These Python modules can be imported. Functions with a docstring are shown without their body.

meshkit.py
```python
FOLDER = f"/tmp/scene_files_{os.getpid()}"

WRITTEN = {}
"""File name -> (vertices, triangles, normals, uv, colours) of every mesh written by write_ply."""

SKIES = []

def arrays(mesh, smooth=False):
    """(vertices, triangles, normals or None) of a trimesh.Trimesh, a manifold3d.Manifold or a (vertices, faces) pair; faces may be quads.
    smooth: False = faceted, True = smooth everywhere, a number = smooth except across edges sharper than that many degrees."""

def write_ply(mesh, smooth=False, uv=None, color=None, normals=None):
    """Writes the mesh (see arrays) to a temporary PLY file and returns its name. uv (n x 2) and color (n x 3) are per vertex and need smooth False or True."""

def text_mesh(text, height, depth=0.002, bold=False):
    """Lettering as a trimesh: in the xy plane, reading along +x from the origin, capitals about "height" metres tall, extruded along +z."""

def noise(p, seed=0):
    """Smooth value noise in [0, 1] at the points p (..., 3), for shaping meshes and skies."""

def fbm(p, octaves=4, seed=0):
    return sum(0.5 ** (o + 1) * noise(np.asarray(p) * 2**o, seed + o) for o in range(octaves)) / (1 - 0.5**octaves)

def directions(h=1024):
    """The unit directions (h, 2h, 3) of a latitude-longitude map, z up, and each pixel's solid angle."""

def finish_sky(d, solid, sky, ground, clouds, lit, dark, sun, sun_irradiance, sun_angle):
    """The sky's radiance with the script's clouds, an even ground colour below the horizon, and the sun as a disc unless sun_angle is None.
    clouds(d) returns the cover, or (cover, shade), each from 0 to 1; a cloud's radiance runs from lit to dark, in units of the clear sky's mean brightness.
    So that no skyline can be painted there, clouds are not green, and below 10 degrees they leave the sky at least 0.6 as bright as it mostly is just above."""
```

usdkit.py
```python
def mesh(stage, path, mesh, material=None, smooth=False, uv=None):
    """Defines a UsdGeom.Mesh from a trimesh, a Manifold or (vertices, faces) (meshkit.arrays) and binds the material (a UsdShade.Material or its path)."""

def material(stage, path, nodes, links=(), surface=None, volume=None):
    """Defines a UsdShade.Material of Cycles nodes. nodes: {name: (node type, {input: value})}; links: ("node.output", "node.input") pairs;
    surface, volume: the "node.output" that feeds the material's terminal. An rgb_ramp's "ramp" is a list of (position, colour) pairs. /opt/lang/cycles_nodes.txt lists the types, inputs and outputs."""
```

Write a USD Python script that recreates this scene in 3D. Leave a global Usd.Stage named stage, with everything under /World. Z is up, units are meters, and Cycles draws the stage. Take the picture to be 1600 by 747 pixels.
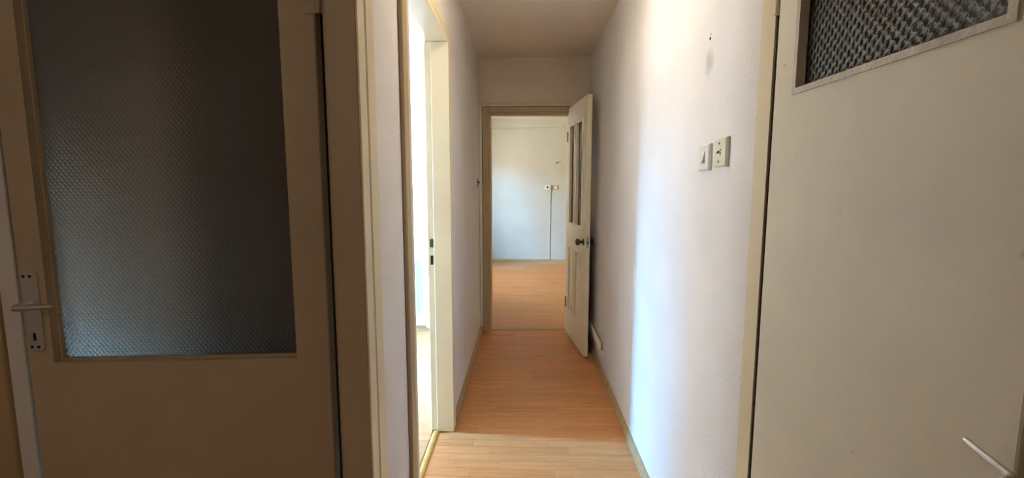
import math, random
import numpy as np
import trimesh
import manifold3d as m3
import shapely.geometry as sg
import usdkit, meshkit
from pxr import Usd, UsdGeom, UsdLux, UsdShade, Gf, Sdf, Vt

stage = Usd.Stage.CreateInMemory()
UsdGeom.SetStageUpAxis(stage, UsdGeom.Tokens.z)
UsdGeom.Xform.Define(stage, '/World')
rng = random.Random(7)

# ------------------------------------------------------------------ camera, light, exposure
W, H, F = 1600.0, 747.0, 740.0
VX, VY, EYE = 818.0, 287.0, 1.38          # where the corridor's lines meet, eye height
pitch = math.atan((H / 2 - VY) / F)
yaw = math.atan((VX - W / 2) / F * math.cos(pitch))
cam = UsdGeom.Camera.Define(stage, '/World/camera')
cam.CreateHorizontalApertureAttr(36.0)
cam.CreateVerticalApertureAttr(36.0 * H / W)
cam.CreateFocalLengthAttr(36.0 * F / W)
cam.CreateClippingRangeAttr((0.02, 200.0))
cam.CreateExposureAttr(1.8)
cp, sp, cy, sy = math.cos(pitch), math.sin(pitch), math.cos(yaw), math.sin(yaw)
fw = np.array([-sy * cp, cy * cp, -sp]); rt = np.array([cy, sy, 0.0]); up = np.cross(rt, fw)
mm = np.eye(4); mm[0, :3], mm[1, :3], mm[2, :3], mm[3, :3] = rt, up, -fw, (0, 0, EYE)
cam.AddTransformOp().Set(Gf.Matrix4d(*mm.ravel().tolist()))

# daylight: the open sky, and the light that falls in through the windows of the rooms
dome = UsdLux.DomeLight.Define(stage, '/World/sky')
dome.CreateColorAttr(Gf.Vec3f(0.62, 0.80, 1.0)); dome.CreateIntensityAttr(1.0)


def daylight_panel(name, centre, size, normal, color, intensity):
    """Area light for daylight, in a window opening or as a panel outdoors, shining along normal."""
    l = UsdLux.RectLight.Define(stage, '/World/' + name)
    l.CreateWidthAttr(size[0]); l.CreateHeightAttr(size[1])
    l.CreateColorAttr(Gf.Vec3f(*color)); l.CreateIntensityAttr(intensity); l.CreateNormalizeAttr(False)
    z = -np.asarray(normal, float); z /= np.linalg.norm(z)
    x = np.cross([0, 0, 1.0], z); x /= np.linalg.norm(x); y = np.cross(z, x)
    m = np.eye(4); m[0, :3], m[1, :3], m[2, :3], m[3, :3] = x, y, z, centre
    l.AddTransformOp().Set(Gf.Matrix4d(*m.ravel().tolist()))


daylight_panel('daylight_far_room', (-2.51, 6.7, 1.5), (0.78, 1.28), (1, 0, 0), (1.0, 0.94, 0.80), 14.0)
SIDE_WIN = dict(x=-3.6, y0=2.56, y1=3.30, z0=0.80, z1=2.42)
FAR_WIN = dict(x=-2.4, y0=6.3, y1=7.1, z0=0.85, z1=2.15)
# outside the side room: added light panels for house fronts and sky, shaping the wall patch
PANEL_WHITE, SKYBLUE = (0.88, 1.0, 1.15), (0.12, 0.60, 1.30)
daylight_panel('daylight_low_panel', (-8.0, 1.85, 0.75), (3.7, 4.5), (1, 0, 0), (0.80, 1.0, 1.25), 4.3)
daylight_panel('daylight_tall_panel', (-8.0, 5.6, 2.5), (3.8, 8.0), (1, 0, 0), PANEL_WHITE, 2.6)
daylight_panel('daylight_sky_panel', (-8.0, 1.85, 5.0), (3.7, 4.0), (1, 0, 0), SKYBLUE, 122.0)
daylight_panel('added_daylight_side_room', (-2.85, 1.605, 1.61), (1.06, 1.56), (0, 1, 0), (0.95, 1.0, 1.06), 11.0)  # stands in the added second window, to brighten the side room


# ------------------------------------------------------------------ materials
usdkit_mat = usdkit.material
UsdGeom.Scope.Define(stage, '/World/Looks')
M = {}


def paint(name, color, rough=0.5, bump=0.15, scale=160.0, mottle=0.06, spec=0.4, dist=0.002):
    """Brushed or rolled paint: fine relief, slight mottling."""
    c = np.array(color)
    M[name] = usdkit.material(stage, '/World/Looks/' + name, {
        'g': ('geometry', {}),
        'n': ('noise_texture', {'scale': 3.0, 'detail': 4.0, 'roughness': 0.6}),
        'r': ('rgb_ramp', {'ramp': [(0.3, tuple(c * (1 - mottle))), (0.7, tuple(np.minimum(c * (1 + mottle * 0.6), 1)))]}),
        'f': ('noise_texture', {'scale': scale, 'detail': 2.0}),
        'b': ('bump', {'strength': bump, 'distance': dist}),
        'p': ('principled_bsdf', {'roughness': rough, 'specular_ior_level': spec}),
    }, [('g.position', 'n.vector'), ('g.position', 'f.vector'), ('n.fac', 'r.fac'), ('r.color', 'p.base_color'), ('f.fac', 'b.height'), ('b.normal', 'p.normal')], surface='p.BSDF')


def plain(name, color, rough=0.4, metal=0.0):
    M[name] = usdkit.material(stage, '/World/Looks/' + name, {'p': ('principled_bsdf', {'base_color': color, 'roughness': rough, 'metallic': metal})}, [], surface='p.BSDF')


paint('wall_paint', (0.80, 0.755, 0.715), 0.75, 0.35, 110, 0.05, 0.2, 0.004)
paint('warmed_wall_paint', (0.78, 0.67, 0.54), 0.75, 0.35, 110, 0.05, 0.2, 0.004)  # wall colour warmed to hold the floor bounce and shade at the end
paint('ceiling_paint', (0.90, 0.80, 0.66), 0.85, 0.35, 90, 0.05, 0.1, 0.004)
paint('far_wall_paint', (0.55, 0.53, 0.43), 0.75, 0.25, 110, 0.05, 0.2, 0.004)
paint('side_wall_paint', (0.86, 0.86, 0.83), 0.75, 0.25, 110, 0.03, 0.2, 0.004)
paint('cream_paint', (0.79, 0.69, 0.48), 0.35, 0.12, 140, 0.06, 0.5)
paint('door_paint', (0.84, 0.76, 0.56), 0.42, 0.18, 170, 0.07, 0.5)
paint('shaded_door_paint', (0.56, 0.47, 0.34), 0.45, 0.18, 170, 0.07, 0.4)  # door cream darkened, so the dim hall is partly in the colour
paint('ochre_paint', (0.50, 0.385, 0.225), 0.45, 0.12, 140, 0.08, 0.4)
paint('pale_grey', (0.86, 0.88, 0.94), 0.4, 0.12, 140, 0.05, 0.5)
paint('putty', (0.62, 0.58, 0.50), 0.6, 0.6, 60, 0.25, 0.3, 0.006)
paint('white_paint', (0.86, 0.86, 0.80), 0.4, 0.1, 140, 0.04, 0.5)
paint('closet_pale', (0.66, 0.565, 0.46), 0.8, 0.2, 100, 0.05, 0.2)
paint('closet_shade', (0.10, 0.075, 0.05), 0.7, 0.2, 100, 0.1, 0.2)
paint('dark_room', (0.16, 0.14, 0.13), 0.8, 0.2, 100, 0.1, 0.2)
plain('white_plastic', (0.78, 0.76, 0.68), 0.3)
plain('cream_plastic', (0.74, 0.70, 0.54), 0.3)
plain('yellow_plastic', (0.56, 0.44, 0.22), 0.35)
plain('white_enamel', (0.88, 0.88, 0.86), 0.25)
plain('dark_hole', (0.012, 0.011, 0.010), 0.9)
plain('gap_shade', (0.055, 0.032, 0.016), 0.8)  # colour of the shade inside the door gap, put on the lining
plain('aluminium', (0.62, 0.62, 0.64), 0.38, 1.0)
plain('dark_metal', (0.10, 0.085, 0.07), 0.35, 0.9)
plain('brown_metal', (0.16, 0.10, 0.055), 0.45, 0.2)
plain('brass', (0.45, 0.36, 0.22), 0.4, 1.0)
plain('steel', (0.55, 0.53, 0.50), 0.35, 1.0)
for nm, st in (('hall_fill_glow', 5.5), ('corridor_fill_glow', 10.0)):  # glow of the two added fill lamps
    M[nm] = usdkit.material(stage, '/World/Looks/' + nm, {'e': ('emission', {'color': (1.0, 0.84, 0.63), 'strength': st})}, [], surface='e.emission')
plain('cable_grey', (0.45, 0.46, 0.42), 0.5)


def wood(name, dark, mid, light, offset=(0, 0, 0), sheen=0.5):
    """Laminate printed like beech; the grain runs along x."""
    M[name] = usdkit.material(stage, '/World/Looks/' + name, {
        'g': ('geometry', {}),
        'm': ('mapping', {'scale': (2.2, 46.0, 46.0), 'location': offset}),
        'n': ('noise_texture', {'scale': 1.0, 'detail': 5.0, 'roughness': 0.62, 'distortion': 0.4}),
        'r': ('rgb_ramp', {'ramp': [(0.28, dark), (0.5, mid), (0.72, light)]}),
        'm2': ('mapping', {'scale': (14.0, 260.0, 260.0), 'location': offset}),
        'n2': ('noise_texture', {'scale': 1.0, 'detail': 2.0}),
        'r2': ('rgb_ramp', {'ramp': [(0.35, (0.86, 0.84, 0.81)), (0.55, (1, 1, 1))]}),
        'x': ('mix', {'mix_type': 'multiply', 'fac': 0.8}),
        'p': ('principled_bsdf', {'roughness': sheen, 'specular_ior_level': 0.3}),
    }, [('g.position', 'm.vector'), ('m.vector', 'n.vector'), ('n.fac', 'r.fac'), ('g.position', 'm2.vector'), ('m2.vector', 'n2.vector'), ('n2.fac', 'r2.fac'),
        ('r.color', 'x.color1'), ('r2.color', 'x.color2'), ('x.color', 'p.base_color')], surface='p.BSDF')


TONES = [(1.0, 1.0, 1.0), (1.04, 1.02, 1.0), (0.95, 0.93, 0.92), (1.03, 0.98, 0.94), (0.98, 1.0, 1.02), (1.06, 1.04, 1.03)]
for i, t in enumerate(TONES):
    k = lambda c: tuple(float(a * b) for a, b in zip(c, t))
    wood('laminate_%d' % i, k((0.53, 0.215, 0.072)), k((0.61, 0.268, 0.098)), k((0.67, 0.32, 0.128)), (3.1 * i, 7.3 * i, 1.7 * i))
wood('skirting_wood', (0.33, 0.205, 0.095), (0.44, 0.29, 0.145), (0.52, 0.36, 0.19), (5, 2, 9), 0.45)
wood('threshold_wood', (0.50, 0.28, 0.06), (0.58, 0.34, 0.085), (0.66, 0.42, 0.13), (5, 2, 9), 0.3)


def laminate_floor(name):
    """Far-off laminate: strips too small to tell apart."""
    M[name] = usdkit.material(stage, '/World/Looks/' + name, {
        'g': ('geometry', {}),
        'k': ('brick_texture', {'color1': (0.64, 0.345, 0.15), 'color2': (0.57, 0.295, 0.12), 'mortar': (0.46, 0.23, 0.09), 'scale': 1.0, 'mortar_size': 0.0012, 'brick_width': 0.41, 'row_height': 0.065, 'bias': 0.0, 'offset': 0.37}),
        'm': ('mapping', {'scale': (2.2, 46.0, 46.0)}),
        'n': ('noise_texture', {'scale': 1.0, 'detail': 5.0, 'roughness': 0.62}),
        'r': ('rgb_ramp', {'ramp': [(0.28, (0.76, 0.72, 0.68)), (0.6, (1, 1, 1))]}),
        'x': ('mix', {'mix_type': 'multiply', 'fac': 1.0}),
        'p': ('principled_bsdf', {'roughness': 0.5, 'specular_ior_level': 0.3}),
    }, [('g.position', 'k.vector'), ('g.position', 'm.vector'), ('m.vector', 'n.vector'), ('n.fac', 'r.fac'), ('k.color', 'x.color1'), ('r.color', 'x.color2'), ('x.color', 'p.base_color')], surface='p.BSDF')


laminate_floor('laminate_far')


def pattern_glass(name, tint, rough, rot, pitch_m, strength):
    """Old obscure glass: a small diamond relief pressed into the pane."""
    s = 2 * math.pi / pitch_m
    nodes = {
        't': ('geometry', {}),
        'sep': ('separate_xyz', {}),
    }
    links = [('t.position', 'sep.vector')]
    # u along the pane, v up: the pane stands either along x or along y, so u = x + y serves both
    nodes['u'] = ('math', {'math_type': 'add'}); links += [('sep.x', 'u.value1'), ('sep.y', 'u.value2')]
    for n, sgn in (('a', 1.0), ('c', -1.0)):
        nodes['v' + n] = ('math', {'math_type': 'multiply_add', 'value2': sgn * rot}); links += [('sep.z', 'v%s.value1' % n), ('u.value', 'v%s.value3' % n)]
        nodes['s' + n] = ('math', {'math_type': 'multiply', 'value2': s}); links += [('v%s.value' % n, 's%s.value1' % n)]
        nodes['w' + n] = ('math', {'math_type': 'sine'}); links += [('s%s.value' % n, 'w%s.value1' % n)]
    nodes['h'] = ('math', {'math_type': 'maximum'}); links += [('wa.value', 'h.value1'), ('wc.value', 'h.value2')]
    nodes['b'] = ('bump', {'strength': strength, 'distance': 0.002}); links += [('h.value', 'b.height')]
    nodes['p'] = ('principled_bsdf', {'base_color': tint, 'roughness': rough, 'transmission_weight': 1.0, 'ior': 1.5}); links += [('b.normal', 'p.normal')]
    M[name] = usdkit.material(stage, '/World/Looks/' + name, nodes, links, surface='p.BSDF')


pattern_glass('obscure_glass', (0.90, 0.88, 0.84), 0.22, 0.8, 0.013, 0.5)
pattern_glass('diamond_glass', (0.62, 0.63, 0.64), 0.14, 1.0, 0.021, 0.7)
pattern_glass('dull_glass', (0.75, 0.74, 0.70), 0.2, 1.0, 0.012, 0.4)
M['clear_glass'] = usdkit.material(stage, '/World/Looks/clear_glass', {
    'f': ('fresnel', {'IOR': 1.5}), 't': ('transparent_bsdf', {}), 'g': ('glossy_bsdf', {'roughness': 0.02, 'color': (1, 1, 1)}), 'x': ('mix_closure', {})},
    [('f.fac', 'x.fac'), ('t.BSDF', 'x.closure1'), ('g.BSDF', 'x.closure2')], surface='x.closure')


def stained_wall():
    """The corridor's right wall: a grey smudge rubbed into the paint below an old screw hole."""
    c = np.array((0.80, 0.755, 0.715))
    M['right_wall_paint'] = usdkit.material(stage, '/World/Looks/right_wall_paint', {
        'g': ('geometry', {}),
        'n': ('noise_texture', {'scale': 3.0, 'detail': 4.0}),
        'r': ('rgb_ramp', {'ramp': [(0.3, tuple(c * 0.95)), (0.7, tuple(c * 1.03))]}),
        'q': ('mapping', {'location': (0, -1.547 / 0.045, -1.756 / 0.05), 'scale': (0.0, 1 / 0.045, 1 / 0.05)}),
        'qn': ('noise_texture', {'scale': 40.0, 'detail': 3.0}),
        'qs': ('vector_math', {'math_type': 'scale', 'scale': 0.7}),
        'qa': ('vector_math', {'math_type': 'add'}),
        'd': ('vector_math', {'math_type': 'distance', 'vector2': (0.35, 0.35, 0.35)}),
        'dr': ('map_range', {'from_min': 0.35, 'from_max': 0.95, 'to_min': 0.50, 'to_max': 0.0, 'clamp': True}),
        'x': ('mix', {'color2': (0.36, 0.35, 0.35)}),
        'f': ('noise_texture', {'scale': 110.0, 'detail': 2.0}),
        'b': ('bump', {'strength': 0.35, 'distance': 0.004}),
        'p': ('principled_bsdf', {'roughness': 0.75, 'specular_ior_level': 0.2}),
    }, [('g.position', 'n.vector'), ('n.fac', 'r.fac'), ('g.position', 'q.vector'), ('g.position', 'qn.vector'), ('qn.color', 'qs.vector1'), ('q.vector', 'qa.vector1'), ('qs.vector', 'qa.vector2'),
        ('qa.vector', 'd.vector1'), ('d.value', 'dr.value'), ('dr.result', 'x.fac'), ('r.color', 'x.color1'), ('x.color', 'p.base_color'), ('g.position', 'f.vector'), ('f.fac', 'b.height'), ('b.normal', 'p.normal')], surface='p.BSDF')


stained_wall()


def worn_door():
    """Right-hand door: cream paint with small chips and rubbed marks."""
    c = np.array((0.76, 0.71, 0.58))
    M['worn_door_paint'] = usdkit.material(stage, '/World/Looks/worn_door_paint', {
        'g': ('geometry', {}),
        'n': ('noise_texture', {'scale': 4.0, 'detail': 5.0, 'roughness': 0.65}),
        'r': ('rgb_ramp', {'ramp': [(0.3, tuple(c * 0.93)), (0.7, tuple(c * 1.04))]}),
        'v': ('noise_texture', {'scale': 26.0, 'detail': 3.0, 'roughness': 0.55}),
        'vr': ('rgb_ramp', {'ramp': [(0.70, (0, 0, 0)), (0.76, (0.4, 0.4, 0.4))]}),
        'x': ('mix', {'color2': (0.36, 0.29, 0.19)}),
        'f': ('noise_texture', {'scale': 170.0, 'detail': 2.0}),
        'b': ('bump', {'strength': 0.1, 'distance': 0.002}),
        'p': ('principled_bsdf', {'roughness': 0.5, 'specular_ior_level': 0.4}),
    }, [('g.position', 'n.vector'), ('n.fac', 'r.fac'), ('g.position', 'v.vector'), ('v.fac', 'vr.fac'), ('vr.color', 'x.fac'), ('r.color', 'x.color1'), ('x.color', 'p.base_color'),
        ('g.position', 'f.vector'), ('f.fac', 'b.height'), ('b.normal', 'p.normal')], surface='p.BSDF')


worn_door()

# ------------------------------------------------------------------ mesh helpers (world coordinates unless said)
used = {}


def numbered(base, parent):
    n = used.get((parent, base), 0); used[(parent, base)] = n + 1
    return base if n == 0 else '%s_%03d' % (base, n)


def box(x0, x1, y0, y1, z0, z1):
    return m3.Manifold.cube([x1 - x0, y1 - y0, z1 - z0]).translate([x0, y0, z0])


def soft(x0, x1, y0, y1, z0, z1, r=0.003):
    """A box whose edges are chamfered."""
    r = min(r, (x1 - x0) / 2.2, (y1 - y0) / 2.2, (z1 - z0) / 2.2)
    P = []
    for x, dx in ((x0, r), (x1, -r)):
        for y, dy in ((y0, r), (y1, -r)):
            for z, dz in ((z0, r), (z1, -r)):
                P += [(x + dx, y + dy, z), (x + dx, y, z + dz), (x, y + dy, z + dz)]
    return m3.Manifold.hull_points(np.array(P))


def join(*ms):
    out = ms[0]
    for m in ms[1:]:
        out = out + m
    return out


def extrude(profile, a, b, axis):
    """Sweeps a closed profile from a to b along axis. The profile's two numbers are the other two axes in order (x: y,z; y: x,z; z: x,y)."""
    cs = m3.CrossSection([np.asarray(profile, float)], m3.FillRule.NonZero)
    m = cs.extrude(b - a)
    if axis == 'z':
        return m.translate([0, 0, a])
    v = {'x': [[0, 0, 1, a], [1, 0, 0, 0], [0, 1, 0, 0]], 'y': [[1, 0, 0, 0], [0, 0, 1, a], [0, 1, 0, 0]]}[axis]
    t = m.transform(np.array(v, float))
    return t if t.volume() > 0 else t.mirror([0, 0, 1]).mirror([0, 0, 1])


def cyl(p, q, r0, r1=None, n=24):
    p, q = np.asarray(p, float), np.asarray(q, float); d = q - p; L = np.linalg.norm(d); d /= L
    a = np.cross(d, [0, 0, 1.0] if abs(d[2]) < 0.9 else [1.0, 0, 0]); a /= np.linalg.norm(a); b = np.cross(d, a)
    m = m3.Manifold.cylinder(L, r0, r0 if r1 is None else r1, n)
    return m.transform(np.stack([a, b, d, p], 1))


def ball(c, r, n=24):
    return m3.Manifold.sphere(r, n).translate(list(c))


def lathe(profile, p, d, n=28):
    """Turns (radius, along) points about the axis d from p."""
    d = np.asarray(d, float); d /= np.linalg.norm(d)
    a = np.cross(d, [0, 0, 1.0] if abs(d[2]) < 0.9 else [1.0, 0, 0]); a /= np.linalg.norm(a); b = np.cross(d, a)
    m = m3.CrossSection([np.asarray(profile, float)], m3.FillRule.EvenOdd).revolve(n)
    return m.transform(np.stack([a, b, d, np.asarray(p, float)], 1))


def tube(points, r, n=10):
    pts = [np.asarray(p, float) for p in points]
    ms = [cyl(a, b, r, n=n) for a, b in zip(pts[:-1], pts[1:])] + [ball(p, r, n) for p in pts]
    return m3.Manifold.batch_boolean(ms, m3.OpType.Add)


class Thing:
    def __init__(self, name, label, cat, loc=(0, 0, 0), ax=0.0, group=None, kind=None):
        self.path = '/World/' + numbered(name, '/World')
        x = UsdGeom.Xform.Define(stage, self.path)
        x.AddTranslateOp().Set(Gf.Vec3d(*map(float, loc)))
        if ax:
            x.AddRotateZOp().Set(math.degrees(ax))
        p = x.GetPrim(); self.prim = p
        p.SetCustomDataByKey('label', label); p.SetCustomDataByKey('category', cat)
        if group: p.SetCustomDataByKey('group', group)
        if kind: p.SetCustomDataByKey('kind', kind)
        self.loc, self.local = np.array(loc, float), bool(ax)   # a turned thing's parts are given in its own coordinates

    def part(self, name, mesh, mat, label=None, smooth=30, parent=None, kind=None):
        at = parent or self.path
        path = at + '/' + numbered(name, at)
        if hasattr(mesh, 'translate') and not self.local:
            mesh = mesh.translate([float(-v) for v in self.loc])
        elif not self.local:
            mesh = mesh.copy(); mesh.apply_translation(-self.loc)
        m = usdkit.mesh(stage, path, mesh, M[mat], smooth=smooth)
        if label: m.GetPrim().SetCustomDataByKey('label', label)
        if kind: m.GetPrim().SetCustomDataByKey('kind', kind)
        return path


def single(name, mesh, mat, label, cat, kind=None, smooth=30):
    path = '/World/' + numbered(name, '/World')
    p = usdkit.mesh(stage, path, mesh, M[mat], smooth=smooth).GetPrim()
    p.SetCustomDataByKey('label', label); p.SetCustomDataByKey('category', cat)
    if kind: p.SetCustomDataByKey('kind', kind)
    return path


S = 'structure'
# ------------------------------------------------------------------ the shell
XL, XR, YE, ZC = -0.40, 0.578, 4.34, 2.49
FY = 1.20                                   # face of the front wall, left of the corridor
OY0, OY1, OZ = 1.65, 2.50, 2.10             # side-room opening
DX0, DX1, DZ = -0.305, 0.400, 2.00          # far doorway
RY0, RY1 = 0.518, 1.147                     # right-hand door

single('wall_right', box(XR, 0.72, -2.0, YE, 0, ZC) - box(XR - 0.1, 0.8, RY0, RY1, -0.1, 2.06), 'right_wall_paint',
       'white textured corridor wall on the right with daylight falling across it', 'wall', S)
single('wall_left', box(-0.51, XL, FY + 0.12, YE, 0, ZC) - box(-0.7, -0.2, OY0 - 0.03, OY1 + 0.03, -0.1, OZ + 0.03), 'wall_paint',
       'white textured corridor wall on the left around the open doorway', 'wall', S)
single('wall_front', box(-2.12, XL, FY, FY + 0.12, 0, ZC) - box(-1.385, -0.476, FY - 0.1, FY + 0.3, -0.1, 2.09), 'wall_paint',
       'dim wall facing the camera around the glazed left door', 'wall', S)
single('wall_end', box(-0.51, 0.72, YE, YE + 0.12, 0, ZC) - box(DX0 - 0.025, DX1 + 0.025, YE - 0.1, YE + 0.3, -0.1, DZ + 0.025), 'warmed_wall_paint',
       'shaded wall above the doorway at the end of the corridor', 'wall', S)
single('wall_closet', box(-2.12, -1.03, 1.52, 1.60, 0, ZC), 'closet_pale', 'pale backing that makes the left half of the patterned glass lighter', 'wall', S)  # lighter half of the brightness pattern behind the glass, put into colour
single('wall_closet_end', box(-2.12, -2.05, 1.32, 1.52, 0, ZC) - box(-2.2, -2.0, 1.38, 1.50, 0.66, 1.15), 'closet_pale', 'end wall of the closet with an added opening that lets light in', 'wall', S)  # the opening is made up, only to light the closet
single('wall_closet', join(box(-1.03, -0.515, 1.50, 1.60, 0, ZC), box(-0.56, -0.515, 1.33, 1.51, 0, ZC)), 'closet_shade', 'panel coloured dark for the shade behind the right half of the patterned glass', 'wall', S)  # dark colour stands for shade behind the glass and in the hinge gap
single('wall_side_room_front', box(-3.72, -0.51, 1.60, 1.65, 0, ZC) - box(-3.4, -2.3, 1.5, 1.8, 0.80, 2.42), 'side_wall_paint', 'white near wall of the bright room left of the corridor', 'wall', S)
single('wall_side_room_back', box(-3.72, -0.51, YE, YE + 0.12, 0, ZC), 'side_wall_paint', 'glaring white wall seen through the open doorway on the left', 'wall', S)
w = SIDE_WIN
single('wall_side_room_left', box(-3.72, -3.6, 1.65, YE, 0, ZC) - box(-4, -3, w['y0'], w['y1'], w['z0'], w['z1']), 'side_wall_paint', 'white window wall of the bright room left of the corridor', 'wall', S)
w = FAR_WIN
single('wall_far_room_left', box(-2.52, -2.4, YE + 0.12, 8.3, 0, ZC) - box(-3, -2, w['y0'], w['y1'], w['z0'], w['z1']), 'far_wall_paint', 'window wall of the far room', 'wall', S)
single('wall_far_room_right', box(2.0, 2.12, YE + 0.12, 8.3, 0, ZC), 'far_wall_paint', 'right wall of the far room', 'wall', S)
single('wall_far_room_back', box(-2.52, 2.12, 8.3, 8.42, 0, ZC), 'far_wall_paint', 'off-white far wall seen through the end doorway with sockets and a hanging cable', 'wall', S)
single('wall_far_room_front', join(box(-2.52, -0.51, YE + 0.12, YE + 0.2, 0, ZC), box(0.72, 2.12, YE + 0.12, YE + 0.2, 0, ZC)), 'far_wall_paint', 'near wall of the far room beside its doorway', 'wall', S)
single('wall_hall_left', box(-2.12, -2.0, -2.0, FY, 0, ZC), 'wall_paint', 'left wall of the entrance hall', 'wall', S)
single('wall_hall_back', box(-2.12, 0.72, -2.12, -2.0, 0, ZC), 'wall_paint', 'wall of the entrance hall behind the viewer', 'wall', S)
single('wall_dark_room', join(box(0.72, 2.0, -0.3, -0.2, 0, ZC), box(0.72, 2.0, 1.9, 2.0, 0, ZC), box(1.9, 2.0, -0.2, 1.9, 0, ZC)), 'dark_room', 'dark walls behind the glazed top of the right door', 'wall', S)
single('ceiling', box(-3.72, 2.12, -2.12, 8.42, ZC, ZC + 0.12), 'ceiling_paint', 'dull off-white ceiling above the corridor', 'ceiling', S)
single('trim_far_room_cove', extrude([(8.3, 2.30), (8.292, 2.31), (8.292, 2.325), (8.3, 2.335)], -2.4, 2.0, 'x'), 'far_wall_paint', 'faint plaster ridge running along the top of the far wall', 'trim', S)

# floors: laminate strips laid across the corridor
fl = Thing('floor', 'orange beech laminate floor laid across the corridor', 'floor', kind=S)
fl.part('subfloor', join(box(-2.12, 2.0, -2.12, YE + 0.12, -0.1, -0.006)), 'laminate_far', smooth=False)
single('floor_side_room', box(-3.72, -0.508, 1.60, YE, -0.0055, 0.0), 'laminate_far', 'sunlit laminate floor of the room left of the corridor', 'floor', S, smooth=False)
single('floor_far_room', box(-2.52, 2.12, YE + 0.10, 8.42, -0.1, 0.0), 'laminate_far', 'pale lit laminate floor of the far room', 'floor', S, smooth=False)
row = 0
y = 1.38
while y < YE + 0.05:
    y1 = min(y + 0.065, YE + 0.09)
    x = -0.505 if y > 1.7 and y < 2.45 else -0.42
    lo, hi = x, XR
    if y >= YE - 0.01:
        lo, hi = DX0, DX1
    cut = lo + rng.uniform(0.08, 0.40)
    xs = [lo]
    while cut < hi - 0.05:
        xs.append(cut); cut += rng.choice((0.38, 0.41, 0.44))
    xs.append(hi)
    for a, b in zip(xs[:-1], xs[1:]):
        fl.part('plank', soft(a + 0.0003, b - 0.0003, y + 0.0003, y1 - 0.0003, -0.006, 0.0, 0.0007), 'laminate_%d' % rng.randrange(6), smooth=False)
    y = y1; row += 1

# skirting: low quarter profile with a groove
SK = [(0, 0), (0.020, 0), (0.020, 0.020), (0.017, 0.023), (0.018, 0.027), (0.012, 0.042), (0.006, 0.049), (0, 0.05)]
single('baseboard_right', extrude([(XR - u, v) for u, v in SK][::-1], 1.21, 4.335, 'y'), 'skirting_wood', 'low grooved wooden skirting along the right corridor wall', 'skirting board', S)
single('baseboard_left', extrude([(XL + u, v) for u, v in SK], 2.60, 4.335, 'y'), 'skirting_wood', 'low grooved wooden skirting along the left corridor wall', 'skirting board', S)
single('baseboard_far_room', extrude([(8.3 - u, v) for u, v in SK][::-1], -2.4, 2.0, 'x'), 'skirting_wood', 'wooden skirting under the far wall beyond the end doorway', 'skirting board', S)
single('baseboard_side_room', extrude([(YE - u, v) for u, v in SK][::-1], -3.6, -0.55, 'x'), 'skirting_wood', 'wooden skirting in the bright room under the white heating pipe', 'skirting board', S)

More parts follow.
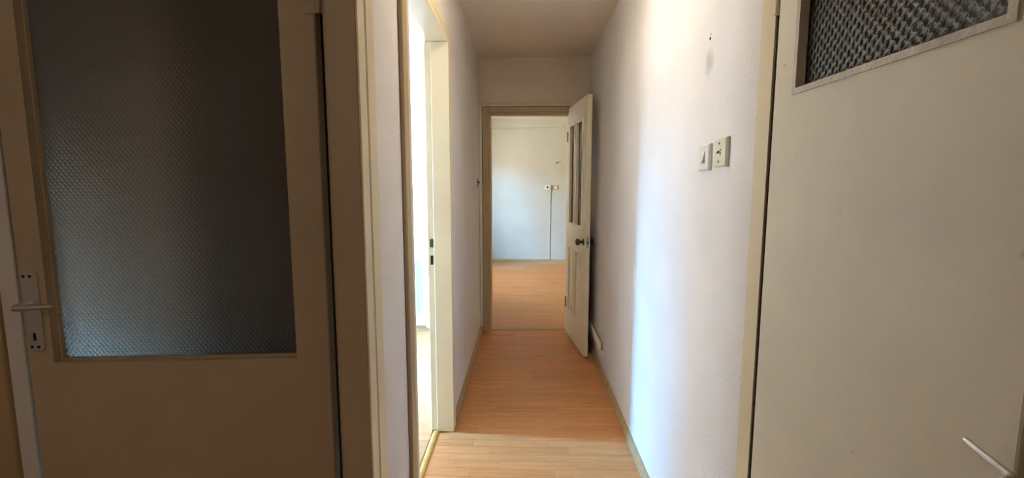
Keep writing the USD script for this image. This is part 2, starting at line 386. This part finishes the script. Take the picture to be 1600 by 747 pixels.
# ------------------------------------------------------------------ side-room doorway (no leaf in view)
t = Thing('trim_1', 'cream painted door frame of the open bright doorway on the left', 'door frame', (XL, OY1, 0), kind=S)
CX = -0.385
t.part('jamb', join(soft(-0.478, CX, OY1, OY1 + 0.03, 0, OZ, 0.002), soft(-0.513, -0.474, OY1 + 0.014, OY1 + 0.03, 0, OZ, 0.002)), 'cream_paint')
t.part('jamb', join(soft(-0.478, CX, OY0 - 0.03, OY0, 0, OZ, 0.002), soft(-0.513, -0.474, OY0 - 0.03, OY0 - 0.014, 0, OZ, 0.002)), 'cream_paint')
t.part('head_jamb', join(soft(-0.478, CX, OY0 - 0.03, OY1 + 0.03, OZ, OZ + 0.03, 0.002), soft(-0.513, -0.474, OY0 - 0.03, OY1 + 0.03, OZ + 0.014, OZ + 0.03, 0.002)), 'cream_paint')
t.part('casing', join(soft(XL, CX, OY1 + 0.03, OY1 + 0.082, 0, OZ + 0.03, 0.003), soft(XL, CX - 0.005, OY1 + 0.08, OY1 + 0.10, 0, OZ + 0.03, 0.003)), 'cream_paint')
t.part('casing', soft(XL, CX, OY0 - 0.09, OY0 - 0.03, 0, OZ + 0.03, 0.003), 'ochre_paint')  # coloured ochre for the shade on its hall-facing end
t.part('head_casing', join(soft(XL, CX, OY0 - 0.09, OY1 + 0.082, OZ + 0.03, OZ + 0.085, 0.003), soft(XL, CX - 0.005, OY0 - 0.09, OY1 + 0.10, OZ + 0.08, OZ + 0.10, 0.003)), 'cream_paint')
t.part('strike_plate', soft(-0.502, -0.483, OY1 + 0.0115, OY1 + 0.0155, 1.04, 1.085, 0.0005), 'dark_metal', 'dark brown upper lock recess')
t.part('lock_hole', soft(-0.500, -0.485, OY1 + 0.0122, OY1 + 0.0155, 0.945, 0.995, 0.0005), 'dark_hole', 'dark lower lock recess')
thr = []
for k in range(9):
    a = math.pi * k / 8
    thr.append((-0.484 + 0.016 * math.cos(a), 0.0005 + 0.009 * math.sin(a)))
single('trim_2', extrude(thr, OY0, OY1, 'y'), 'threshold_wood', 'narrow rounded yellow threshold strip across the bright left doorway', 'threshold', S)

# ------------------------------------------------------------------ far doorway
t = Thing('trim_3', 'cream painted frame around the doorway at the end of the corridor', 'door frame', (0.05, YE, 0), kind=S)
for s, e in ((DX0, -1), (DX1, 1)):
    a, b = sorted((s, s + e * 0.025))
    t.part('jamb', soft(a, b, YE - 0.012, YE + 0.125, 0, DZ, 0.002), 'ochre_paint' if e < 0 else 'cream_paint')
t.part('head_jamb', soft(DX0 - 0.025, DX1 + 0.025, YE - 0.012, YE + 0.125, DZ, DZ + 0.025, 0.002), 'ochre_paint')
t.part('stop', soft(DX0, DX0 + 0.010, YE + 0.04, YE + 0.125, 0, DZ - 0.01, 0.002), 'cream_paint')
t.part('stop', soft(DX0, DX1, YE + 0.04, YE + 0.125, DZ - 0.010, DZ, 0.002), 'cream_paint')
t.part('casing', soft(DX0 - 0.068, DX0 - 0.010, YE - 0.026, YE - 0.002, 0, DZ + 0.062, 0.004), 'ochre_paint')
t.part('casing', soft(DX1 + 0.010, DX1 + 0.068, YE - 0.026, YE - 0.002, 0, DZ + 0.062, 0.004), 'ochre_paint')
t.part('head_casing', soft(DX0 - 0.009, DX1 + 0.009, YE - 0.024, YE - 0.002, DZ + 0.010, DZ + 0.060, 0.004), 'ochre_paint')
t.part('head_strip', soft(DX0 - 0.068, DX1 + 0.068, YE - 0.034, YE - 0.001, DZ + 0.063, DZ + 0.080, 0.003), 'cream_paint', 'pale strip along the top of the frame')  # cream puts the light caught by the casing edge into colour
t.part('edge_strip', soft(XL + 0.001, DX0 - 0.070, YE - 0.034, YE - 0.002, 0.052, DZ + 0.062, 0.004), 'white_paint', 'whitish strip between frame and left wall')
t.part('strike_plate', soft(DX0 - 0.0005, DX0 + 0.002, YE + 0.005, YE + 0.03, 0.86, 0.97, 0.0005), 'dark_metal', 'dark strike plate')
single('trim_4', extrude([(YE + 0.02, 0.0), (YE + 0.028, 0.006), (YE + 0.075, 0.006), (YE + 0.083, 0.0)], DX0, DX1, 'x'), 'skirting_wood', 'flat threshold strip under the doorway at the end of the corridor', 'threshold', S)

# far leaf, standing open against the right wall: own coordinates, u along the leaf from the hinge, v through it
HG, FR = np.array((0.398, 4.318)), np.array((0.478, 3.648))
dv = FR - HG; LW = float(np.linalg.norm(dv)); ang = math.atan2(dv[1], dv[0])
t = Thing('door_3', 'cream panelled door with two narrow glass lights standing open at the corridor end', 'door', (HG[0], HG[1], 0), ang, kind=S)
TH = 0.038                                   # +v is toward the right wall
lights = [(0.095, 0.280), (0.345, 0.560)]
lo_z, hi_z = (0.26, 0.82), (1.03, 1.88)
leaf = soft(0.0, LW, 0, TH, 0.008, 2.045, 0.003)
for a, b in lights:
    leaf = leaf - box(a, b, -0.1, 0.2, *hi_z) - box(a, b, -0.1, 0.010, *lo_z) - box(a, b, TH - 0.010, 0.2, *lo_z)
t.part('leaf', leaf, 'door_paint')
for a, b in lights:
    t.part('glass_pane', box(a, b, 0.016, 0.020, *hi_z), 'dull_glass', 'dark obscure glass')
    fr = box(a - 0.010, b + 0.010, -0.007, 0.000, hi_z[0] - 0.010, hi_z[1] + 0.010) - box(a + 0.012, b - 0.012, -0.1, 0.1, hi_z[0] + 0.012, hi_z[1] - 0.012)
    t.part('glazing_bead', join(fr, box(a, b, -0.004, 0.014, *hi_z) - box(a + 0.012, b - 0.012, -0.1, 0.1, hi_z[0] + 0.012, hi_z[1] - 0.012)), 'door_paint')
    pan = m3.Manifold.hull_points(np.array([(x, v, z) for x, z, v in [(a + q * (1 if i else 1), 0, 0) for i in ()] ] + [
        (a + 0.018, 0.010, lo_z[0] + 0.018), (b - 0.018, 0.010, lo_z[0] + 0.018), (a + 0.018, 0.010, lo_z[1] - 0.018), (b - 0.018, 0.010, lo_z[1] - 0.018),
        (a + 0.040, 0.002, lo_z[0] + 0.040), (b - 0.040, 0.002, lo_z[0] + 0.040), (a + 0.040, 0.002, lo_z[1] - 0.040), (b - 0.040, 0.002, lo_z[1] - 0.040)], float))
    t.part('panel', pan, 'door_paint', 'raised lower panel')
    mo = box(a - 0.012, b + 0.012, -0.006, 0.004, lo_z[0] - 0.012, lo_z[1] + 0.012) - box(a + 0.006, b - 0.006, -0.1, 0.1, lo_z[0] + 0.006, lo_z[1] - 0.006)
    t.part('panel_moulding', mo, 'door_paint')
KU, KZ = LW - 0.055, 0.925
PROF = [(0, 0), (0.026, 0), (0.026, 0.004), (0.011, 0.010), (0.010, 0.026), (0.020, 0.032), (0.027, 0.044), (0.024, 0.057), (0.012, 0.063), (0, 0.064)]
t.part('knob', lathe(PROF, (KU, 0, KZ), (0, -1, 0)), 'dark_metal', 'dark round knob on the side facing the corridor')
t.part('knob', lathe([(a, b * 0.62) for a, b in PROF], (KU, TH, KZ), (0, 1, 0)), 'dark_metal', 'dark round knob on the wall side')
t.part('latch_plate', soft(LW - 0.001, LW + 0.0015, 0.008, 0.030, KZ - 0.045, KZ + 0.045, 0.0005), 'steel', 'steel latch plate in the door edge')
t.part('latch_bolt', soft(LW, LW + 0.010, 0.013, 0.025, KZ - 0.01, KZ + 0.01, 0.002), 'dark_metal', 'dark latch bolt')
for z in (0.25, 1.75):
    t.part('hinge', cyl((0.0, -0.006, z), (0.0, -0.006, z + 0.09), 0.006), 'brass', 'brassy hinge')

# ------------------------------------------------------------------ left glazed door, slightly ajar. Own coordinates: u from the hinge to the left, v toward the camera
ha = math.radians(4.3)
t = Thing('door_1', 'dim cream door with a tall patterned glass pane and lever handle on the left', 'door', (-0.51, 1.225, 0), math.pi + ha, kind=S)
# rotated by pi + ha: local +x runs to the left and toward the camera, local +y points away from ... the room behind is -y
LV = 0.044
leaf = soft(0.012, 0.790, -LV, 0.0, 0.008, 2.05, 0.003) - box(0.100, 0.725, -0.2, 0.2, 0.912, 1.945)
t.part('leaf', leaf, 'shaded_door_paint')
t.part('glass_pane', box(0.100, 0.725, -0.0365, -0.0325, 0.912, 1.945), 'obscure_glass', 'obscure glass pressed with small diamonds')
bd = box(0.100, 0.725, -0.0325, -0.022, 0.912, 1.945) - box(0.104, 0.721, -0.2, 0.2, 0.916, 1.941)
t.part('glazing_bead', bd, 'shaded_door_paint', 'thin bead round the glass')


def rounded(u0, u1, z0, z1, r, n=8):
    pts = []
    for cx, cz, a0 in ((u1 - r, z1 - r, 0), (u0 + r, z1 - r, 90), (u0 + r, z0 + r, 180), (u1 - r, z0 + r, 270)):
        for k in range(n + 1):
            a = math.radians(a0 + 90 * k / n); pts.append((cx + r * math.cos(a), cz + r * math.sin(a)))
    return pts


def plate_xz(pts, v0, v1):
    """A flat outline in u,z given thickness from v0 to v1."""
    m = m3.CrossSection([np.asarray(pts, float)], m3.FillRule.NonZero).extrude(v1 - v0)
    m = m.transform(np.array([[1, 0, 0, 0], [0, 0, -1, 0], [0, 1, 0, 0]], float))   # z -> -v
    return m.translate([0, v1, 0])


pl = t.part('handle_plate', plate_xz(rounded(0.740, 0.779, 0.943, 1.160, 0.016), 0.0, 0.0045) - plate_xz(rounded(0.7585, 0.7655, 0.973, 0.995, 0.003), -0.01, 0.01), 'aluminium', 'long aluminium handle plate')
for u, z in ((0.773, 1.144), (0.757, 1.144), (0.771, 0.957), (0.755, 0.957)):
    t.part('screw', cyl((u, 0.0040, z), (u, 0.0056, z), 0.0036, n=12), 'dark_hole', 'dark screw', parent=pl)
t.part('keyhole', plate_xz(rounded(0.7585, 0.7655, 0.973, 0.995, 0.003), 0.0005, 0.0015), 'dark_hole', 'dark keyhole', parent=pl)
lv = t.part('lever', join(cyl((0.764, 0.004, 1.070), (0.764, 0.040, 1.070), 0.0095), ball((0.764, 0.040, 1.070), 0.0095),
                          m3.Manifold.hull(join(ball((0.764, 0.042, 1.070), 0.0085), ball((0.708, 0.044, 1.073), 0.0065))),
                          m3.Manifold.hull(join(ball((0.708, 0.044, 1.073), 0.0065), ball((0.682, 0.040, 1.073), 0.0055)))), 'aluminium', 'aluminium lever handle')
for z in (0.30, 1.80):
    t.part('hinge', join(cyl((0.0, 0.004, z), (0.0, 0.004, z + 0.10), 0.007), box(-0.028, 0.035, -0.001, 0.003, z, z + 0.10)), 'shaded_door_paint', 'overpainted hinge')

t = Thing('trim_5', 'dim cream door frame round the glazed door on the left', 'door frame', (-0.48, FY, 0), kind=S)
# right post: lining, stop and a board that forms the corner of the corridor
t.part('lining', soft(-0.491, -0.476, FY - 0.004, FY + 0.14, 0, 2.07, 0.002), 'shaded_door_paint')
t.part('casing', soft(-0.475, -0.4005, FY - 0.030, FY - 0.0, 0, 2.14, 0.002), 'shaded_door_paint')
t.part('head_lining', soft(-1.385, -0.503, FY - 0.004, FY + 0.14, 2.062, 2.088, 0.002), 'shaded_door_paint')
t.part('head_casing', soft(-1.44, -0.4005, FY - 0.030, FY, 2.145, 2.20, 0.002), 'shaded_door_paint')
t.part('lining', soft(-1.384, -1.335, FY - 0.006, FY + 0.14, 0, 2.06, 0.002), 'pale_grey', 'pale grey strip beside the handle')  # paler and bluer than the other lining
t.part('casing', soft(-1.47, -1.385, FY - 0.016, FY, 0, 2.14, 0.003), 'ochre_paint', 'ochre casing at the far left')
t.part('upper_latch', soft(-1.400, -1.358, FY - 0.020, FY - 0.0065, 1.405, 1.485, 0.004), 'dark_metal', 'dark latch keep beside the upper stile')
# moulded corner trim on the corridor side of that post
single('trim_6', extrude([(-0.400, FY - 0.031), (-0.3965, FY - 0.028), (-0.3965, FY + 0.001), (-0.399, FY + 0.004), (-0.399, FY + 0.028), (-0.3955, FY + 0.032), (-0.3955, FY + 0.092), (-0.3975, FY + 0.095), (-0.400, FY + 0.095)], 0, ZC - 0.001, 'z'),
       'cream_paint', 'cream grooved corner moulding at the start of the left corridor wall', 'trim', S, smooth=False)

# ------------------------------------------------------------------ right-hand door with the glazed top
t = Thing('trim_7', 'flat cream casing beside the right-hand door', 'door frame', (XR, RY1, 0), kind=S)
t.part('casing', soft(XR - 0.003, XR - 0.0005, RY1 + 0.0005, RY1 + 0.066, 0, 2.06, 0.001), 'cream_paint')
t.part('lining', box(XR - 0.0015, 0.72, RY1 - 0.005, RY1 - 0.0003, 0, 2.05), 'gap_shade', 'lining edge coloured dark as the shade in the gap')
t.part('lining', box(XR + 0.002, 0.72, RY0 + 0.0003, RY0 + 0.004, 0, 2.05), 'gap_shade', 'lining edge coloured dark as the shade in the gap')
t.part('casing', soft(XR - 0.010, XR - 0.0005, RY0 - 0.066, RY0 - 0.002, 0, 2.06, 0.002), 'shaded_door_paint')
t.part('head_casing', soft(XR - 0.010, XR - 0.0005, RY0 - 0.066, RY1 + 0.066, 2.0605, 2.12, 0.002), 'cream_paint')
t = Thing('door_2', 'flat cream door on the right with a dark diamond-patterned glass top', 'door', (XR, RY1, 0), kind=S)
D0, D1 = RY0 + 0.014, RY1 - 0.014
G0, G1, GZ0, GZ1 = 0.590, 1.055, 1.568, 1.93
t.part('leaf', soft(XR - 0.003, XR + 0.037, D0, D1, 0.008, 2.045, 0.002) - box(0.5, 0.7, G0, G1, GZ0, GZ1), 'worn_door_paint')
t.part('glass_pane', box(XR + 0.014, XR + 0.018, G0, G1, GZ0, GZ1), 'diamond_glass', 'dark glass pressed with a diamond pattern')
bead = box(XR - 0.006, XR + 0.013, G0, G1, GZ0, GZ1) - box(0.5, 0.7, G0 + 0.012, G1 - 0.012, GZ0 + 0.012, GZ1 - 0.012)
t.part('glazing_bead', bead, 'putty', 'chipped greyish glazing bead')
t.part('rose', lathe([(0, 0), (0.009, 0), (0.009, 0.004), (0.007, 0.007), (0, 0.007)], (XR - 0.003, 0.542, 1.018), (-1, 0, 0)), 'aluminium', 'small lever rose')
t.part('lever', join(cyl((XR - 0.008, 0.542, 1.018), (XR - 0.022, 0.540, 1.020), 0.0045), ball((XR - 0.022, 0.540, 1.020), 0.0045),
                     m3.Manifold.hull(join(ball((XR - 0.022, 0.540, 1.020), 0.0042), ball((XR - 0.023, 0.518, 1.050), 0.0042))),
                     m3.Manifold.hull(join(ball((XR - 0.023, 0.518, 1.050), 0.0045), ball((XR - 0.023, 0.548, 1.055), 0.0042))),
                     m3.Manifold.hull(join(ball((XR - 0.023, 0.548, 1.055), 0.0042), ball((XR - 0.022, 0.575, 1.060), 0.0034)))), 'aluminium', 'slim grey lever handle')
t.part('hinge', cyl((XR - 0.004, RY1 - 0.006, 1.76), (XR - 0.004, RY1 - 0.006, 1.87), 0.006), 'cream_paint', 'overpainted hinge')
t.part('hinge', cyl((XR - 0.004, RY1 - 0.006, 0.25), (XR - 0.004, RY1 - 0.006, 0.36), 0.006), 'cream_paint', 'overpainted hinge')

# ------------------------------------------------------------------ windows out of the frame that let the daylight in


def window(n, x, y0, y1, z0, z1, label):
    t = Thing('window_%d' % n, label, 'window', (x, (y0 + y1) / 2, z0), kind=S)
    f, cx = 0.05, x - 0.07
    t.part('frame', box(cx - 0.03, cx + 0.03, y0 + 0.001, y1 - 0.001, z0 + 0.001, z1 - 0.001) - box(cx - 1, cx + 1, y0 + f, y1 - f, z0 + f, z1 - f), 'white_enamel')
    m = (y0 + y1) / 2
    t.part('mullion', box(cx - 0.028, cx + 0.028, m - 0.03, m + 0.03, z0 + f, z1 - f), 'white_enamel')
    for a, b in ((y0 + f, m - 0.03), (m + 0.03, y1 - f)):
        t.part('pane', box(cx - 0.003, cx + 0.003, a, b, z0 + f, z1 - f), 'clear_glass')
    t.part('sill', soft(x, x + 0.14, y0 - 0.05, y1 + 0.05, z0 - 0.04, z0, 0.004), 'white_enamel')


w = SIDE_WIN; window(1, w['x'], w['y0'], w['y1'], w['z0'], w['z1'], 'white framed window of the bright room left of the corridor')
t = Thing('window_3', 'second white framed window, unseen, added to brighten the side room', 'window', (-2.85, 1.625, 0.80), kind=S)  # unseen window added to raise the light in the room
t.part('frame', box(-3.399, -2.301, 1.61, 1.64, 0.801, 2.419) - box(-3.35, -2.35, 1.5, 1.7, 0.85, 2.37), 'white_enamel')
t.part('mullion', box(-2.88, -2.82, 1.611, 1.639, 0.85, 2.37), 'white_enamel')
for a, b in ((-3.35, -2.88), (-2.82, -2.35)):
    t.part('pane', box(a, b, 1.622, 1.628, 0.85, 2.37), 'clear_glass')
w = FAR_WIN; window(2, w['x'], w['y0'], w['y1'], w['z0'], w['z1'], 'white framed window of the far room')

# ------------------------------------------------------------------ side room: heating pipe and radiator
t = Thing('radiator', 'white panel radiator with bottom pipe in the bright room on the left', 'radiator', (-1.35, YE - 0.08, 0.16))
pan = soft(-1.95, -0.99, YE - 0.095, YE - 0.075, 0.16, 0.72, 0.006)
t.part('panel', pan, 'white_enamel')
for k in range(18):
    x = -1.93 + k * 0.0525
    t.part('rib', soft(x, x + 0.03, YE - 0.101, YE - 0.0955, 0.20, 0.68, 0.0025), 'white_enamel')
t.part('back_panel', soft(-1.95, -0.99, YE - 0.05, YE - 0.030, 0.16, 0.72, 0.006), 'white_enamel')
t.part('pipe', tube([(-3.5, YE - 0.055, 0.075), (-0.84, YE - 0.055, 0.075)], 0.012), 'white_enamel')
t.part('valve', join(cyl((-0.88, YE - 0.055, 0.075), (-0.88, YE - 0.055, 0.115), 0.016), cyl((-0.90, YE - 0.055, 0.06), (-0.85, YE - 0.055, 0.06), 0.020), cyl((-0.875, YE - 0.06, 0.075), (-0.875, YE - 0.10, 0.075), 0.016, 0.020)), 'white_enamel', 'white valve')
for x in (-1.8, -1.15):
    for z in (0.25, 0.6):
        t.part('bracket', box(x, x + 0.03, YE - 0.076, YE - 0.0005, z, z + 0.03), 'white_enamel')

# ------------------------------------------------------------------ ceiling lamps added unseen above and behind the viewer, for warm fill light


def added_ceiling_lamp(label, x, y, mat):
    t = Thing('added_ceiling_lamp', label, 'lamp', (x, y, ZC))
    t.part('ceiling_plate', lathe([(0, 0), (0.15, 0), (0.15, 0.018), (0, 0.018)], (x, y, ZC - 0.0005), (0, 0, -1)), 'white_enamel')
    prof = [(0, 0.020), (0.14, 0.020)] + [(0.14 * math.cos(a), 0.020 + 0.075 * math.sin(a)) for a in np.linspace(0.1, math.pi / 2, 9)[:-1]] + [(0, 0.095)]
    t.part('shade', lathe(prof, (x, y, ZC - 0.0005), (0, 0, -1)), mat, 'glowing opal shade')


added_ceiling_lamp('round opal ceiling lamp added unseen in the hall behind the viewer, for warm fill', -1.1, -0.9, 'hall_fill_glow')
added_ceiling_lamp('round opal ceiling lamp added unseen above the corridor view, for warm fill', 0.09, 1.95, 'corridor_fill_glow')

# ------------------------------------------------------------------ small things on the walls


def wall_x(name, label, cat, y0, y1, z0, z1, mat, depth=0.010):
    """A plate on the right corridor wall with softened front edges."""
    t = Thing(name, label, cat, (XR, (y0 + y1) / 2, (z0 + z1) / 2))
    r = 0.004
    pts = [(XR - 0.0002, y, z) for y in (y0, y1) for z in (z0, z1)] + [(XR - depth * 0.6, y, z) for y in (y0, y1) for z in (z0, z1)] + [(XR - depth, y, z) for y in (y0 + r, y1 - r) for z in (z0 + r, z1 - r)]
    t.part('cover_plate', m3.Manifold.hull_points(np.array(pts, float)), mat)
    return t


D = 0.011
y0, y1, z0, z1 = 1.486, 1.570, 1.421, 1.503
t = wall_x('light_switch', 'white rocker light switch on the right wall, left of the cream socket', 'light switch', y0, y1, z0, z1, 'white_plastic', D)
c, cz = (y0 + y1) / 2, (z0 + z1) / 2
rk = m3.Manifold.hull_points(np.array([(XR - D + 0.001, c + a, cz + b) for a in (-0.011, 0.016) for b in (-0.019, 0.019)] + [(XR - D - 0.001, c + a, cz + 0.019) for a in (-0.011, 0.016)] + [(XR - D - 0.009, c + a, cz - 0.016) for a in (-0.011, 0.016)]))
t.part('rocker', rk, 'white_plastic', 'tilted rocker')
y0, y1, z0, z1 = 1.362, 1.450, 1.428, 1.512
t = wall_x('telephone_socket', 'cream screwed cover plate with small slots on the right wall, beside the rocker switch', 'socket', y0, y1, z0, z1, 'cream_plastic', D)
c, cz = (y0 + y1) / 2, (z0 + z1) / 2
for z in (cz + 0.026, cz - 0.026):
    t.part('screw', cyl((XR - D + 0.001, c + 0.004, z), (XR - D - 0.0012, c + 0.004, z), 0.0032, n=12), 'dark_metal', 'dark screw')
for a, b, h in ((0.018, 0.0, 0.0022), (0.010, 0.001, 0.0045), (0.003, 0.0015, 0.0028), (-0.006, 0.006, 0.0025), (-0.006, -0.004, 0.004)):
    t.part('slot', box(XR - D - 0.0008, XR - D + 0.001, c + a - 0.0025, c + a + 0.0025, cz + b - h, cz + b + h), 'dark_hole', 'dark contact slot')
single('screw_hole', join(cyl((XR - 0.0015, 1.545, 1.827), (XR + 0.01, 1.545, 1.827), 0.0045, n=10), cyl((XR - 0.001, 1.540, 1.838), (XR + 0.01, 1.540, 1.838), 0.0022, n=8)), 'dark_hole', 'small dark screw hole in the right wall above the grey smudge', 'hole')
single('wall_hook', join(soft(XL, XL + 0.004, 4.115, 4.145, 1.35, 1.43, 0.0015), lathe([(0, 0), (0.006, 0), (0.006, 0.005), (0.012, 0.008), (0.013, 0.012), (0.008, 0.016), (0, 0.017)], (XL + 0.003, 4.13, 1.39), (1, 0, 0.2))), 'brown_metal',
       'small brown knob hook on the left wall near the end doorway', 'hook')

t = Thing('cable_duct', 'short pale duct end on the right wall low behind the open panelled door', 'cable duct', (XR, 3.6, 0.19))
t.part('base', soft(XR - 0.012, XR - 0.0003, 3.325, 4.0, 0.178, 0.238, 0.003), 'skirting_wood')
t.part('cover', soft(XR - 0.030, XR - 0.0125, 3.335, 4.0, 0.190, 0.234, 0.004), 'white_paint', 'pale cover strip')
t.part('bracket', soft(XR - 0.016, XR - 0.0003, 3.308, 3.324, 0.150, 0.185, 0.003), 'cream_paint', 'small clip under the duct end')

YF = 8.3
t = Thing('wall_socket', 'cream socket with a dark round hole on the far wall, cable hanging below', 'socket', (0.424, YF, 1.315))
t.part('cover_plate', soft(0.372, 0.462, YF - 0.012, YF - 0.0002, 1.272, 1.358, 0.004), 'cream_plastic')
t.part('insert', soft(0.385, 0.446, YF - 0.016, YF - 0.0125, 1.285, 1.345, 0.003), 'white_plastic')
t.part('hole', cyl((0.415, YF - 0.0162, 1.318), (0.415, YF - 0.019, 1.318), 0.017), 'dark_hole', 'dark round opening')
t.part('plug', soft(0.463, 0.482, YF - 0.030, YF - 0.0002, 1.276, 1.352, 0.004), 'yellow_plastic', 'small plug at the right side')
t = Thing('wall_switch', 'square yellowed switch on the far wall, right of the socket with the dark hole', 'light switch', (0.556, YF, 1.315))
t.part('cover_plate', soft(0.518, 0.598, YF - 0.012, YF - 0.0002, 1.275, 1.353, 0.004), 'yellow_plastic')
t.part('rocker', soft(0.536, 0.580, YF - 0.017, YF - 0.0125, 1.292, 1.336, 0.003), 'cream_plastic', 'paler rocker')
pts = []
for k in range(25):
    z = 1.276 - k * (1.276 - 0.052) / 24
    pts.append((0.474 + (0.003 * math.sin(k * 0.9) - 0.010 * min(1, k / 14)), YF - 0.007, z))
single('hanging_cable', tube(pts, 0.0038, 8), 'cable_grey', 'thin grey cable hanging down the far wall to the skirting', 'cable')
t = Thing('wall_nail', 'small dark hook on the far wall above the yellowed switch', 'hook', (0.568, YF, 1.74))
t.part('plate', soft(0.560, 0.576, YF - 0.003, YF - 0.0002, 1.735, 1.775, 0.001), 'white_plastic')
t.part('hook', tube([(0.568, YF - 0.003, 1.745), (0.568, YF - 0.02, 1.735), (0.568, YF - 0.028, 1.728), (0.568, YF - 0.03, 1.745)], 0.008, 10), 'dark_metal')
